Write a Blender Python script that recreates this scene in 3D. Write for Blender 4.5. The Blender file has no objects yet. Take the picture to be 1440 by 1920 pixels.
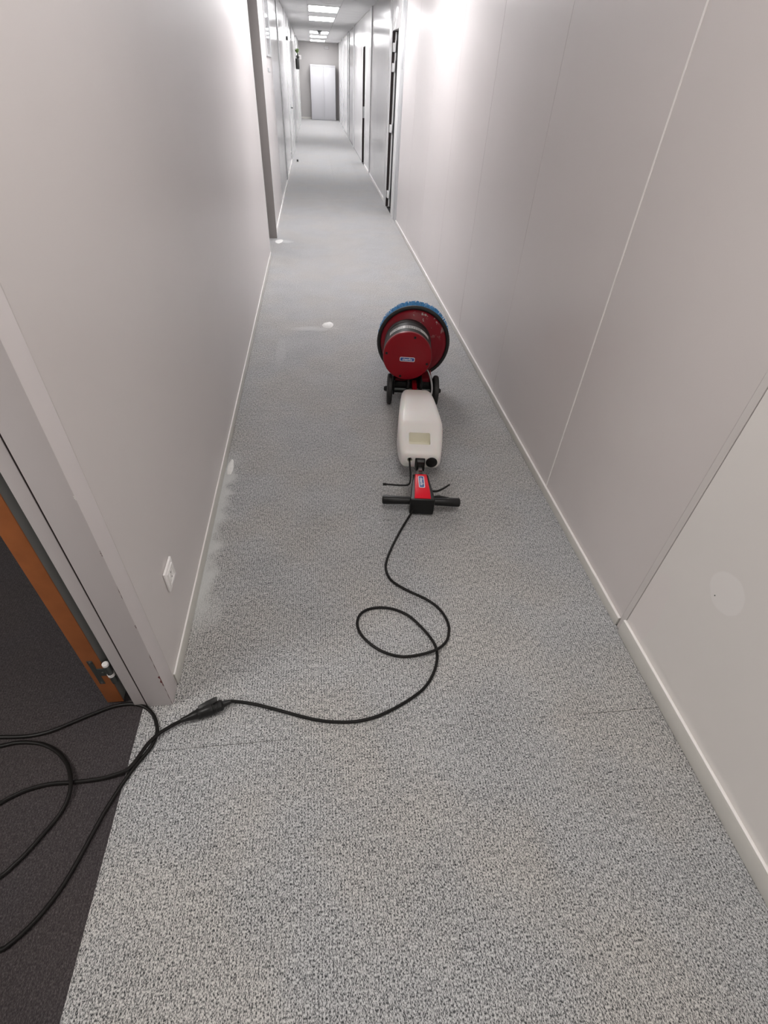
import bpy, bmesh, math, random
from mathutils import Vector, Matrix

random.seed(7)
C = bpy.context.scene.collection
SC = bpy.context.scene

# ------------------------------------------------------------------ camera
cam_data = bpy.data.cameras.new('camera')
cam_data.sensor_fit = 'HORIZONTAL'
cam_data.sensor_width = 36.0
cam_data.lens = 23.2753
cam_data.clip_start = 0.02
cam = bpy.data.objects.new('camera', cam_data)
C.objects.link(cam)
H = 1.55
R3 = Matrix(((0.9931029, 0.0368596, -0.1113012),
             (-0.1078350, 0.6597903, -0.7436722),
             (0.0460240, 0.7505452, 0.6592144)))
cam.matrix_world = Matrix.Translation((0, 0, H)) @ R3.to_4x4()
SC.camera = cam
FPX = 931.01


def floor_at(px, py, z=0.0):
    """point on the height z that a position of the photograph looks at (used once to measure the place)"""
    d = R3 @ Vector((px - 720.0, 960.0 - py, -FPX))
    t = (H - z) / -d.z
    return Vector((d.x * t, d.y * t, z))


# ------------------------------------------------------------------ world, exposure, light levels
world = bpy.data.worlds.new('world')
SC.world = world
world.use_nodes = True
world.node_tree.nodes['Background'].inputs[0].default_value = (0.75, 0.8, 0.9, 1)
world.node_tree.nodes['Background'].inputs[1].default_value = 0.05
SC.view_settings.view_transform = 'Standard'
SC.view_settings.look = 'None'
SC.view_settings.gamma = 1.0
SC.view_settings.exposure = 0.0
SC.view_settings.use_curve_mapping = False
FAR_LAMP = 19.0        # emission of the corridor panels in view
NEAR_LAMP = 19.0       # panel above the corridor beyond the machine
BACK_LAMP = 7.4       # panel behind the camera
OFFICE_LAMP = 18.0     # panel in the office on the left


# ------------------------------------------------------------------ materials
def new_mat(name):
    m = bpy.data.materials.new(name)
    m.use_nodes = True
    return m, m.node_tree.nodes, m.node_tree.links, m.node_tree.nodes['Principled BSDF']


def mat(name, col, rough=0.5, metal=0.0, spec=0.5, noise=0.0, scale=30.0, bump=0.0, coat=0.0, sss=0.0):
    m, N, L, b = new_mat(name)
    b.inputs['Base Color'].default_value = (*col, 1)
    b.inputs['Roughness'].default_value = rough
    b.inputs['Metallic'].default_value = metal
    b.inputs['Specular IOR Level'].default_value = spec
    b.inputs['Coat Weight'].default_value = coat
    if sss:
        b.inputs['Subsurface Weight'].default_value = sss
        b.inputs['Subsurface Scale'].default_value = 0.03
    if noise or bump:
        g = N.new('ShaderNodeNewGeometry')
        n = N.new('ShaderNodeTexNoise')
        n.inputs['Scale'].default_value = scale
        n.inputs['Detail'].default_value = 4
        L.new(g.outputs['Position'], n.inputs['Vector'])
        if noise:
            r = N.new('ShaderNodeValToRGB')
            r.color_ramp.elements[0].position = 0.3
            r.color_ramp.elements[1].position = 0.7
            r.color_ramp.elements[0].color = (*[c * (1 - noise) for c in col], 1)
            r.color_ramp.elements[1].color = (*[min(1, c * (1 + noise)) for c in col], 1)
            L.new(n.outputs['Fac'], r.inputs['Fac'])
            L.new(r.outputs['Color'], b.inputs['Base Color'])
        if bump:
            bp = N.new('ShaderNodeBump')
            bp.inputs['Strength'].default_value = bump
            bp.inputs['Distance'].default_value = 0.002
            L.new(n.outputs['Fac'], bp.inputs['Height'])
            L.new(bp.outputs['Normal'], b.inputs['Normal'])
    return m


def emit(name, col, strength):
    m, N, L, b = new_mat(name)
    b.inputs['Base Color'].default_value = (0.9, 0.9, 0.9, 1)
    b.inputs['Emission Color'].default_value = (*col, 1)
    b.inputs['Emission Strength'].default_value = strength
    return m


def math_node(N, L, op, a, b=None, clamp=False):
    n = N.new('ShaderNodeMath')
    n.operation = op
    n.use_clamp = clamp
    for i, v in enumerate((a, b)):
        if v is None:
            continue
        if isinstance(v, (int, float)):
            n.inputs[i].default_value = v
        else:
            L.new(v, n.inputs[i])
    return n.outputs[0]


def map_range(N, L, v, a, b, c=0.0, d=1.0, smooth=True):
    n = N.new('ShaderNodeMapRange')
    n.interpolation_type = 'SMOOTHSTEP' if smooth else 'LINEAR'
    L.new(v, n.inputs['Value'])
    for k, x in zip(('From Min', 'From Max', 'To Min', 'To Max'), (a, b, c, d)):
        n.inputs[k].default_value = x
    return n.outputs['Result']


def mix_col(N, L, fac, a, b):
    n = N.new('ShaderNodeMix')
    n.data_type = 'RGBA'
    if isinstance(fac, (int, float)):
        n.inputs[0].default_value = fac
    else:
        L.new(fac, n.inputs[0])
    for i, v in ((6, a), (7, b)):
        if isinstance(v, tuple):
            n.inputs[i].default_value = (*v, 1)
        else:
            L.new(v, n.inputs[i])
    return n.outputs[2]


def carpet_material(name, dark, mid, light, foam=False, sx=470.0, sy=205.0, p=(0.385, 0.475, 0.585)):
    m, N, L, b = new_mat(name)
    g = N.new('ShaderNodeNewGeometry')
    mp = N.new('ShaderNodeMapping')
    mp.inputs['Scale'].default_value = (sx, sy, sy)
    L.new(g.outputs['Position'], mp.inputs['Vector'])
    n = N.new('ShaderNodeTexNoise')
    n.inputs['Scale'].default_value = 1.0
    n.inputs['Detail'].default_value = 2.5
    n.inputs['Roughness'].default_value = 0.65
    L.new(mp.outputs[0], n.inputs['Vector'])
    # rows of loops run along the corridor
    sep = N.new('ShaderNodeSeparateXYZ')
    L.new(g.outputs['Position'], sep.inputs[0])
    w = math_node(N, L, 'SINE', math_node(N, L, 'MULTIPLY', sep.outputs['X'], 2 * math.pi / 0.0085))
    w = math_node(N, L, 'MULTIPLY', w, 0.022)
    mp2 = N.new('ShaderNodeMapping')
    mp2.inputs['Scale'].default_value = (170.0, 60.0, 60.0)
    L.new(g.outputs['Position'], mp2.inputs['Vector'])
    n2 = N.new('ShaderNodeTexNoise')
    n2.inputs['Scale'].default_value = 1.0
    n2.inputs['Detail'].default_value = 2
    L.new(mp2.outputs[0], n2.inputs['Vector'])
    w = math_node(N, L, 'ADD', w, math_node(N, L, 'MULTIPLY', math_node(N, L, 'SUBTRACT', n2.outputs['Fac'], 0.5), 0.28))
    big = N.new('ShaderNodeTexNoise')
    big.inputs['Scale'].default_value = 5.0
    big.inputs['Detail'].default_value = 3
    L.new(g.outputs['Position'], big.inputs['Vector'])
    bg = math_node(N, L, 'MULTIPLY', math_node(N, L, 'SUBTRACT', big.outputs['Fac'], 0.5), 0.045)
    v = math_node(N, L, 'ADD', math_node(N, L, 'ADD', n.outputs['Fac'], w), bg)
    r = N.new('ShaderNodeValToRGB')
    e = r.color_ramp.elements
    e[0].position = p[0]; e[0].color = (*dark, 1)
    e[1].position = p[2]; e[1].color = (*light, 1)
    k = e.new(p[1]); k.color = (*mid, 1)
    L.new(v, r.inputs['Fac'])
    col = r.outputs['Color']
    # broad patches a little warmer or cooler: old dirt not yet washed out
    t = N.new('ShaderNodeTexNoise')
    t.inputs['Scale'].default_value = 2.3
    t.inputs['Detail'].default_value = 2
    L.new(g.outputs['Position'], t.inputs['Vector'])
    tint = mix_col(N, L, map_range(N, L, t.outputs['Fac'], 0.38, 0.62), (0.975, 0.985, 1.01), (1.01, 0.988, 0.97))
    mul = N.new('ShaderNodeMix'); mul.data_type = 'RGBA'; mul.blend_type = 'MULTIPLY'
    mul.inputs[0].default_value = 1.0
    L.new(col, mul.inputs[6]); L.new(tint, mul.inputs[7])
    col = mul.outputs[2]
    if foam:
        # dried shampoo foam left along the skirting on the left and a few smears in the middle
        fn = N.new('ShaderNodeTexNoise')
        fn.inputs['Scale'].default_value = 11.0
        fn.inputs['Detail'].default_value = 5
        L.new(g.outputs['Position'], fn.inputs['Vector'])
        edge = math_node(N, L, 'ADD', sep.outputs['X'], math_node(N, L, 'MULTIPLY', fn.outputs['Fac'], -0.16))
        band = map_range(N, L, edge, -0.590, -0.520, 1.0, 0.0)
        along = math_node(N, L, 'MULTIPLY', map_range(N, L, sep.outputs['Y'], 1.05, 1.3), map_range(N, L, sep.outputs['Y'], 2.1, 2.3, 1.0, 0.0))
        mask = math_node(N, L, 'MULTIPLY', math_node(N, L, 'MULTIPLY', band, along), 0.9)
        for (sxx, syy, rx, ry, amt) in ((-0.08, 4.00, 0.24, 0.06, 0.5), (-0.42, 6.72, 0.16, 0.10, 0.7),
                                        (-0.46, 1.22, 0.06, 0.10, 0.35), (-0.30, 3.55, 0.05, 0.30, 0.25)):
            dx = math_node(N, L, 'DIVIDE', math_node(N, L, 'SUBTRACT', sep.outputs['X'], sxx), rx)
            dy = math_node(N, L, 'DIVIDE', math_node(N, L, 'SUBTRACT', sep.outputs['Y'], syy), ry)
            dd = math_node(N, L, 'ADD', math_node(N, L, 'MULTIPLY', dx, dx), math_node(N, L, 'MULTIPLY', dy, dy))
            dd = math_node(N, L, 'ADD', dd, math_node(N, L, 'MULTIPLY', fn.outputs['Fac'], 1.4))
            s = map_range(N, L, dd, 0.7, 1.6, amt, 0.0)
            mask = math_node(N, L, 'MAXIMUM', mask, s)
        col = mix_col(N, L, mask, col, (0.62, 0.63, 0.62))
    L.new(col, b.inputs['Base Color'])
    b.inputs['Roughness'].default_value = 0.95
    b.inputs['Specular IOR Level'].default_value = 0.15
    b.inputs['Sheen Weight'].default_value = 0.5 if foam else 0.15
    b.inputs['Sheen Roughness'].default_value = 0.5
    bp = N.new('ShaderNodeBump')
    bp.inputs['Strength'].default_value = 0.5
    bp.inputs['Distance'].default_value = 0.003
    L.new(v, bp.inputs['Height'])
    L.new(bp.outputs['Normal'], b.inputs['Normal'])
    return m


def wall_material(name, col, rough, spec=0.5, patches=(), bump=0.05):
    m, N, L, b = new_mat(name)
    g = N.new('ShaderNodeNewGeometry')
    n = N.new('ShaderNodeTexNoise')
    n.inputs['Scale'].default_value = 1.3
    n.inputs['Detail'].default_value = 3
    L.new(g.outputs['Position'], n.inputs['Vector'])
    c = mix_col(N, L, map_range(N, L, n.outputs['Fac'], 0.35, 0.65),
                tuple(x * 0.985 for x in col), tuple(min(1, x * 1.01) for x in col))
    if patches:
        sep = N.new('ShaderNodeSeparateXYZ')
        L.new(g.outputs['Position'], sep.inputs[0])
        w = N.new('ShaderNodeTexNoise')
        w.inputs['Scale'].default_value = 9.0
        L.new(g.outputs['Position'], w.inputs['Vector'])
        for (py, pz, ry, rz, pc, amt) in patches:
            dy = math_node(N, L, 'DIVIDE', math_node(N, L, 'SUBTRACT', sep.outputs['Y'], py), ry)
            dz = math_node(N, L, 'DIVIDE', math_node(N, L, 'SUBTRACT', sep.outputs['Z'], pz), rz)
            dd = math_node(N, L, 'ADD', math_node(N, L, 'MULTIPLY', dy, dy), math_node(N, L, 'MULTIPLY', dz, dz))
            dd = math_node(N, L, 'ADD', dd, math_node(N, L, 'MULTIPLY', w.outputs['Fac'], 0.9))
            c = mix_col(N, L, map_range(N, L, dd, 1.28, 1.5, amt, 0.0), c, pc)
    L.new(c, b.inputs['Base Color'])
    b.inputs['Roughness'].default_value = rough
    b.inputs['Specular IOR Level'].default_value = spec
    f = N.new('ShaderNodeTexNoise')
    f.inputs['Scale'].default_value = 6.0
    f.inputs['Detail'].default_value = 2
    L.new(g.outputs['Position'], f.inputs['Vector'])
    bp = N.new('ShaderNodeBump')
    bp.inputs['Strength'].default_value = bump
    bp.inputs['Distance'].default_value = 0.004
    L.new(f.outputs['Fac'], bp.inputs['Height'])
    L.new(bp.outputs['Normal'], b.inputs['Normal'])
    return m


WALLC = (0.685, 0.645, 0.635)
M_wall = wall_material('painted_panel', WALLC, 0.30)
M_wall_near_lit = wall_material('near_panel_lit', (0.80, 0.775, 0.75), 0.40,  # base colour carries the extra light at this end; patches are paint repairs
                           patches=((0.775, 0.515, 0.062, 0.062, (0.87, 0.85, 0.835), 0.6),
                                    (0.96, 0.18, 0.06, 0.22, (0.80, 0.745, 0.735), 0.5)))
M_gloss = wall_material('glossy_panel', (0.74, 0.73, 0.73), 0.17, 0.5, bump=0.008)
M_jamb = wall_material('painted_jamb', (0.73, 0.685, 0.685), 0.45)
M_dim = mat('jamb_shade_grey', (0.30, 0.275, 0.265), 0.5)  # shade of the face turned from the lamps is put into this grey
M_ceil = mat('ceiling_tile', (0.66, 0.66, 0.66), 0.7, noise=0.02, scale=60)
M_skirt = mat('skirting_paint', (0.66, 0.65, 0.61), 0.4, noise=0.03, scale=20)
M_white = mat('white_plastic', (0.97, 0.945, 0.935), 0.35)
M_whitep = mat('white_paint', (0.82, 0.82, 0.82), 0.3)
M_strip = mat('bright_joint_strip', (0.97, 0.95, 0.93), 0.3)
M_strip_grey = mat('joint_strip', (0.66, 0.63, 0.615), 0.4)
M_groove = mat('gap_black', (0.02, 0.012, 0.012), 0.7)
M_alu = mat('aluminium_post', (0.62, 0.63, 0.64), 0.35, metal=0.4)
M_carpet = carpet_material('grey_heather_carpet', (0.035, 0.037, 0.040), (0.30, 0.303, 0.302), (0.68, 0.68, 0.67), foam=True)
M_dark = carpet_material('charcoal_carpet', (0.020, 0.018, 0.020), (0.055, 0.048, 0.050), (0.13, 0.115, 0.117), p=(0.25, 0.5, 0.75))
M_sub = mat('carpet_backing', (0.03, 0.03, 0.03), 0.9)
M_dark_room = mat('unlit_room_dark', (0.06, 0.06, 0.06), 0.8)  # darkness of unlit rooms put into the colour of walls and door leaves
M_black = mat('black_plastic', (0.010, 0.010, 0.010), 0.38, spec=0.35, noise=0.2, scale=80)
M_rubber = mat('black_rubber', (0.02, 0.02, 0.019), 0.55, noise=0.2, scale=90)
M_motor = mat('black_motor_housing', (0.024, 0.024, 0.023), 0.5, spec=0.3, noise=0.3, scale=25)
M_cable = mat('cable_rubber', (0.009, 0.008, 0.0075), 0.45, spec=0.22)
M_steel = mat('steel', (0.55, 0.55, 0.54), 0.3, metal=1.0)
M_steel_d = mat('dull_steel', (0.11, 0.12, 0.115), 0.45, metal=0.6)
M_red = mat('dark_red_plastic', (0.26, 0.003, 0.010), 0.32, spec=0.35)
M_redlid = mat('bright_red_plastic', (0.82, 0.010, 0.03), 0.3, spec=0.35)
M_tank = mat('milky_plastic', (0.88, 0.85, 0.82), 0.34, sss=0.15)
M_tank_in = mat('milky_plastic_inside', (0.86, 0.83, 0.70), 0.45)
M_blue = mat('blue_bristles', (0.09, 0.34, 0.66), 0.5, noise=0.25, scale=200)
M_badge_b = mat('badge_blue', (0.03, 0.09, 0.33), 0.35)
M_badge_w = mat('badge_white', (0.85, 0.85, 0.88), 0.35)
M_sticker = mat('sticker_silver', (0.62, 0.62, 0.60), 0.4)
M_sticker_d = mat('sticker_print', (0.12, 0.11, 0.11), 0.5)
M_orange = mat('orange_wood_edge', (0.44, 0.150, 0.052), 0.45, noise=0.12, scale=14)
M_door_g = mat('grey_door_face', (0.27, 0.28, 0.27), 0.45)
M_leaf = mat('plant_leaf', (0.10, 0.16, 0.05), 0.5, noise=0.4, scale=60)
M_pot = mat('black_holder', (0.015, 0.015, 0.014), 0.5)
M_foam = mat('shampoo_foam', (0.86, 0.86, 0.84), 0.7, noise=0.05, scale=60, bump=0.6)
M_chip = mat('chipped_paint', (0.16, 0.035, 0.035), 0.6)
M_chip_shade = mat('scratch_and_gap_shade', (0.22, 0.16, 0.16), 0.6)
M_cab = mat('cabinet_white', (0.53, 0.53, 0.55), 0.4)
M_endwall = mat('end_wall_paint', (0.46, 0.445, 0.435), 0.6)
M_glass, _N, _L, _b = new_mat('dark_glass')
_b.inputs['Base Color'].default_value = (0.55, 0.56, 0.58, 1)
_b.inputs['Roughness'].default_value = 0.04
_b.inputs['Specular IOR Level'].default_value = 0.8
M_red_worn, N_, L_, b_ = new_mat('worn_dark_red')
g_ = N_.new('ShaderNodeNewGeometry')
sp_ = N_.new('ShaderNodeSeparateXYZ'); L_.new(g_.outputs['Position'], sp_.inputs[0])
n_ = N_.new('ShaderNodeTexNoise'); n_.inputs['Scale'].default_value = 34; n_.inputs['Detail'].default_value = 4
L_.new(g_.outputs['Position'], n_.inputs['Vector'])
chip = map_range(N_, L_, n_.outputs['Fac'], 0.60, 0.625)
up = math_node(N_, L_, 'MULTIPLY', map_range(N_, L_, sp_.outputs['Z'], 0.33, 0.46), map_range(N_, L_, sp_.outputs['X'], 0.52, 0.6))
c_ = mix_col(N_, L_, math_node(N_, L_, 'MULTIPLY', chip, up), (0.235, 0.008, 0.018), (0.42, 0.36, 0.34))
n2_ = N_.new('ShaderNodeTexNoise'); n2_.inputs['Scale'].default_value = 9; L_.new(g_.outputs['Position'], n2_.inputs['Vector'])
c2_ = mix_col(N_, L_, map_range(N_, L_, n2_.outputs['Fac'], 0.5, 0.75, 0, 0.5), c_, (0.05, 0.03, 0.03))
L_.new(c2_, b_.inputs['Base Color'])
b_.inputs['Roughness'].default_value = 0.40
b_.inputs['Specular IOR Level'].default_value = 0.3


# ------------------------------------------------------------------ mesh helpers
def bx(bm, x0, x1, y0, y1, z0, z1):
    vs = [bm.verts.new(p) for p in ((x0, y0, z0), (x1, y0, z0), (x1, y1, z0), (x0, y1, z0),
                                    (x0, y0, z1), (x1, y0, z1), (x1, y1, z1), (x0, y1, z1))]
    for f in ((0, 3, 2, 1), (4, 5, 6, 7), (0, 1, 5, 4), (1, 2, 6, 5), (2, 3, 7, 6), (3, 0, 4, 7)):
        bm.faces.new([vs[i] for i in f])
    return vs


def obj(name, bm, m, parent=None, smooth=False, bevel=0.0, seg=2, label=None, kind=None, auto=None):
    if isinstance(bm, bmesh.types.BMesh):
        bmesh.ops.recalc_face_normals(bm, faces=bm.faces[:])
        me = bpy.data.meshes.new(name)
        if bevel:
            bmesh.ops.bevel(bm, geom=[e for e in bm.edges if e.calc_face_angle(0) > 0.5], offset=bevel,
                            segments=seg, profile=0.5, affect='EDGES', clamp_overlap=True)
        bm.to_mesh(me)
        bm.free()
    else:
        me = bm
    if not me.materials:
        me.materials.append(m)
    if smooth or bevel:
        for p in me.polygons:
            p.use_smooth = True
        ang = math.radians(auto if auto else 35)
        try:
            me.set_sharp_from_angle(angle=ang)
        except Exception:
            pass
    o = bpy.data.objects.new(name, me)
    C.objects.link(o)
    if parent:
        o.parent = parent
    if label:
        o['label'] = label
    if kind:
        o['kind'] = kind
    return o


def box(name, m, x0, x1, y0, y1, z0, z1, parent=None, bevel=0.0, **k):
    bm = bmesh.new()
    bx(bm, x0, x1, y0, y1, z0, z1)
    return obj(name, bm, m, parent, bevel=bevel, **k)


def thing(name, label, cat, loc=(0, 0, 0), rotz=0.0, group=None):
    o = bpy.data.objects.new(name, None)
    o.empty_display_size = 0.1
    C.objects.link(o)
    o.location = loc
    o.rotation_euler = (0, 0, rotz)
    o['label'] = label
    o['category'] = cat
    if group:
        o['group'] = group
    return o


def tag(o, label, cat, group=None):
    o['label'] = label
    o['category'] = cat
    if group:
        o['group'] = group
    return o


def structure(o):
    o['kind'] = 'structure'
    return o


def keep_world(o, parent):
    """child whose mesh is written in world coordinates"""
    o.parent = parent
    m = Matrix.Translation(parent.location) @ parent.rotation_euler.to_matrix().to_4x4()
    o.matrix_parent_inverse = m.inverted()
    return o


def catmull(pts, sub=8):
    P = [Vector(p) for p in pts]
    out = []
    for i in range(len(P) - 1):
        a = P[i - 1] if i else P[0] * 2 - P[1]
        b, c = P[i], P[i + 1]
        d = P[i + 2] if i + 2 < len(P) else P[-1] * 2 - P[-2]
        for k in range(sub):
            t = k / sub
            out.append(0.5 * ((2 * b) + (c - a) * t + (2 * a - 5 * b + 4 * c - d) * t * t + (3 * b - a - 3 * c + d) * t ** 3))
    out.append(P[-1])
    return out


def tube_bm(pts, r, n=10, bm=None, cap=True):
    bm = bm or bmesh.new()
    rad = r if callable(r) else (lambda i: r)
    T = []
    for i in range(len(pts)):
        a = pts[max(0, i - 1)]
        b = pts[min(len(pts) - 1, i + 1)]
        T.append((b - a).normalized())
    up = Vector((0, 0, 1)) if abs(T[0].z) < 0.9 else Vector((1, 0, 0))
    u = T[0].cross(up).normalized()
    rings = []
    for i, p in enumerate(pts):
        u = (u - T[i] * u.dot(T[i])).normalized()
        v = T[i].cross(u)
        rr = rad(i)
        rings.append([bm.verts.new(p + rr * (math.cos(2 * math.pi * k / n) * u + math.sin(2 * math.pi * k / n) * v)) for k in range(n)])
    for a, b in zip(rings, rings[1:]):
        for k in range(n):
            bm.faces.new((a[k], a[(k + 1) % n], b[(k + 1) % n], b[k]))
    if cap:
        bm.faces.new(rings[0][::-1])
        bm.faces.new(rings[-1])
    return bm


def lathe(name, m, prof, origin, axis, parent=None, n=64, closed=False, bm=None, smooth=True, **k):
    """prof = [(t, r)] along axis from origin"""
    o = Vector(origin)
    a = Vector(axis).normalized()
    up = Vector((0, 0, 1)) if abs(a.z) < 0.9 else Vector((1, 0, 0))
    u = a.cross(up).normalized()
    v = u.cross(a)
    own = bm is None
    bm = bm or bmesh.new()
    rings = []
    for t, r in prof:
        if r < 1e-6:
            rings.append([bm.verts.new(o + a * t)])
        else:
            rings.append([bm.verts.new(o + a * t + r * (math.cos(2 * math.pi * i / n) * u + math.sin(2 * math.pi * i / n) * v)) for i in range(n)])
    prs = list(zip(rings, rings[1:]))
    if closed:
        prs.append((rings[-1], rings[0]))
    for A, B in prs:
        if len(A) == 1 and len(B) == 1:
            continue
        for i in range(n):
            j = (i + 1) % n
            if len(A) == 1:
                bm.faces.new((A[0], B[j], B[i]))
            elif len(B) == 1:
                bm.faces.new((A[i], A[j], B[0]))
            else:
                bm.faces.new((A[i], A[j], B[j], B[i]))
    if not own:
        return bm
    return obj(name, bm, m, parent, smooth=smooth, **k)


def rounded_rect(hw, z0, z1, r, n=5, cx=0.0):
    r = min(r, hw * 0.98, (z1 - z0) / 2 * 0.98)
    out = []
    for (sx, cz, a0) in ((1, z1 - r, 0), (-1, z1 - r, 90), (-1, z0 + r, 180), (1, z0 + r, 270)):
        for k in range(n + 1):
            a = math.radians(a0 + 90 * k / n)
            out.append((cx + sx * (hw - r) + r * math.cos(a), cz + r * math.sin(a)))
    return out


def loft_bm(secs, n=5):
    """secs = [(y, halfwidth, z0, z1, cornerradius)]"""
    bm = bmesh.new()
    rings = []
    for y, hw, z0, z1, r in secs:
        rings.append([bm.verts.new((x, y, z)) for x, z in rounded_rect(hw, z0, z1, r, n)])
    for a, b in zip(rings, rings[1:]):
        m = len(a)
        for k in range(m):
            bm.faces.new((a[k], a[(k + 1) % m], b[(k + 1) % m], b[k]))
    bm.faces.new(rings[0])
    bm.faces.new(rings[-1][::-1])
    return bm


def text_mesh(body, size, ext=0.0004):
    cu = bpy.data.curves.new('lettering', 'FONT')
    cu.body = body
    cu.size = size
    cu.extrude = ext
    cu.offset = size * 0.012
    cu.align_x = 'CENTER'
    cu.align_y = 'CENTER'
    t = bpy.data.objects.new('lettering', cu)
    C.objects.link(t)
    dg = bpy.context.evaluated_depsgraph_get()
    me = bpy.data.meshes.new_from_object(t.evaluated_get(dg))
    bpy.data.objects.remove(t)
    return me


# ------------------------------------------------------------------ measurements of the corridor
XL, XR = -0.52, 1.092
CEIL = 2.45
YEND = 27.6
YBACK = -3.3

# ------------------------------------------------------------------ floor: slab and carpet tiles
fl = structure(box('floor', M_sub, -0.615, XR + 0.12, YBACK, YEND + 0.1, -0.10, -0.006))
cols = [(-0.61, -0.155), (-0.155, 0.345), (0.345, 0.835), (0.835, XR - 0.004)]
tile_cache = {}


def tile_mesh(w, lo, hi):
    key = (round(w, 4), lo, hi)
    if key not in tile_cache:
        bm = bmesh.new()
        bx(bm, 0.0001, w - 0.0001, lo, 0.5 - hi, -0.006, 0.0)
        me = bpy.data.meshes.new('carpet_tile')
        bmesh.ops.recalc_face_normals(bm, faces=bm.faces[:])
        bm.to_mesh(me)
        bm.free()
        me.materials.append(M_carpet)
        tile_cache[key] = me
    return tile_cache[key]


OPEN_JOINTS = {(0.708, 0): 0.0008, (0.708, 2): 0.0005, (0.708, 3): 0.0009, (1.208, 1): 0.0005, (1.208, 2): 0.0003, (2.708, 0): 0.0009, (2.708, 1): 0.0004, (4.208, 1): 0.0005}
ys = [0.208 + 0.5 * k for k in range(-7, 20)]
for y0 in ys:
    for ci, (x0, x1) in enumerate(cols):
        lo = OPEN_JOINTS.get((round(y0, 3), ci), 0.0001)
        hi = OPEN_JOINTS.get((round(y0 + 0.5, 3), ci), 0.0001)
        xx = XL if ci == 0 and y0 > 0.71 else x0
        t = bpy.data.objects.new('carpet_tile', tile_mesh(x1 - xx, lo, hi))
        C.objects.link(t)
        t.location = (xx, y0, 0)
        t.parent = fl
bm = bmesh.new()
y0 = ys[-1] + 0.5
while y0 < YEND - 0.05:
    for (x0, x1) in [(XL, -0.155)] + cols[1:]:
        bx(bm, x0 + 0.0003, x1 - 0.0003, y0 + 0.0003, min(y0 + 0.4997, YEND), -0.006, 0.0)
    y0 += 0.5
obj('distant_carpet_tiles', bm, M_carpet, fl, kind='stuff')
structure(box('floor', M_dark, -4.2, -0.611, -2.2, 3.6, -0.10, 0.0))
structure(box('floor', M_carpet, -2.4, XL - 0.001, 3.72, 8.4, -0.10, 0.0))
structure(box('floor', M_dark, XR + 0.121, 3.2, 6.5, 16.0, -0.10, 0.0))

# ------------------------------------------------------------------ ceiling with tiles
ce = structure(box('ceiling', M_ceil, -0.64, XR + 0.12, YBACK, YEND + 0.1, CEIL + 0.012, CEIL + 0.1))
bm = bmesh.new()
y0 = YBACK
while y0 < YEND:
    for x0, x1 in ((XL, -0.045), (-0.045, 0.555), (0.555, XR)):
        bx(bm, x0 + 0.003, x1 - 0.003, y0 + 0.003, min(y0 + 0.597, YEND), CEIL, CEIL + 0.0125)
    y0 += 0.6
obj('ceiling_tiles', bm, M_ceil, ce, kind='stuff')
structure(box('ceiling', M_ceil, -4.2, -0.645, -2.2, 3.6, CEIL, CEIL + 0.1))

# ------------------------------------------------------------------ right wall
wr = bmesh.new()
D1a, D1b = 8.42, 9.06        # open door on the right
D2a, D2b = 13.55, 14.16      # second open door on the right
for a, b in ((YBACK, D1a), (D1b, D2a), (D2b, YEND)):
    bx(wr, XR + 0.006, XR + 0.12, a, b, -0.006, CEIL + 0.01)
bx(wr, XR + 0.006, XR + 0.12, D1a, D1b, 2.02, CEIL + 0.01)
bx(wr, XR + 0.006, XR + 0.12, D2a, D2b, 1.985, CEIL + 0.01)
wall_r = structure(obj('wall_right', wr, M_wall))


def wall_panel(parent, m, x0, x1, y0, y1, z0=0.0, z1=CEIL, b=0.0012):
    if y0 > 9:
        b = 0.0
    return box('wall_panel', m, x0, x1, y0, y1, z0, z1, parent, bevel=b, seg=1)


wall_panel(wall_r, M_wall_near_lit, XR - 0.004, XR + 0.006, YBACK, 1.0105)
wall_panel(wall_r, M_strip_grey, XR - 0.0045, XR + 0.006, 1.013, 1.038, 0.0, CEIL)
seams = [1.0405, 1.8505, 2.842, 3.866, 4.87, 5.87, 6.87, 7.86]
for a, b in zip(seams, seams[1:]):
    wall_panel(wall_r, M_wall, XR, XR + 0.006, a + 0.001, b - 0.001)
box('joint_strip', M_strip, XR - 0.0030, XR + 0.004, 1.8478, 1.8532, 0.035, CEIL, wall_r)  # light caught by the seam edge is painted as a whiter strip
fs = [9.36, 10.2, 11.2, 12.2, 13.2, D2a - 0.03]
for a, b in zip(fs, fs[1:]):
    wall_panel(wall_r, M_gloss, XR, XR + 0.006, a + 0.001, b - 0.001)
fs = [D2b + 0.03, 15.2, 16.2, 17.3, 18.4, 19.5, 20.4, 21.5, 22.9, 23.3, 24.6, 26.0, YEND]
for a, b in zip(fs, fs[1:]):
    wall_panel(wall_r, M_gloss, XR, XR + 0.006, a + 0.001, b - 0.001)
wall_panel(wall_r, M_gloss, XR, XR + 0.006, D2a - 0.03, D2b + 0.03, 1.99, CEIL)
for y, w in ((12.2, 0.05), (17.3, 0.09), (19.5, 0.08), (20.4, 0.05), (22.9, 0.12), (24.6, 0.08), (26.0, 0.08)):
    box('wall_post', M_whitep, XR - 0.022, XR - 0.0005, y - w / 2, y + w / 2, 0, CEIL, wall_r, bevel=0.003)
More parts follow.
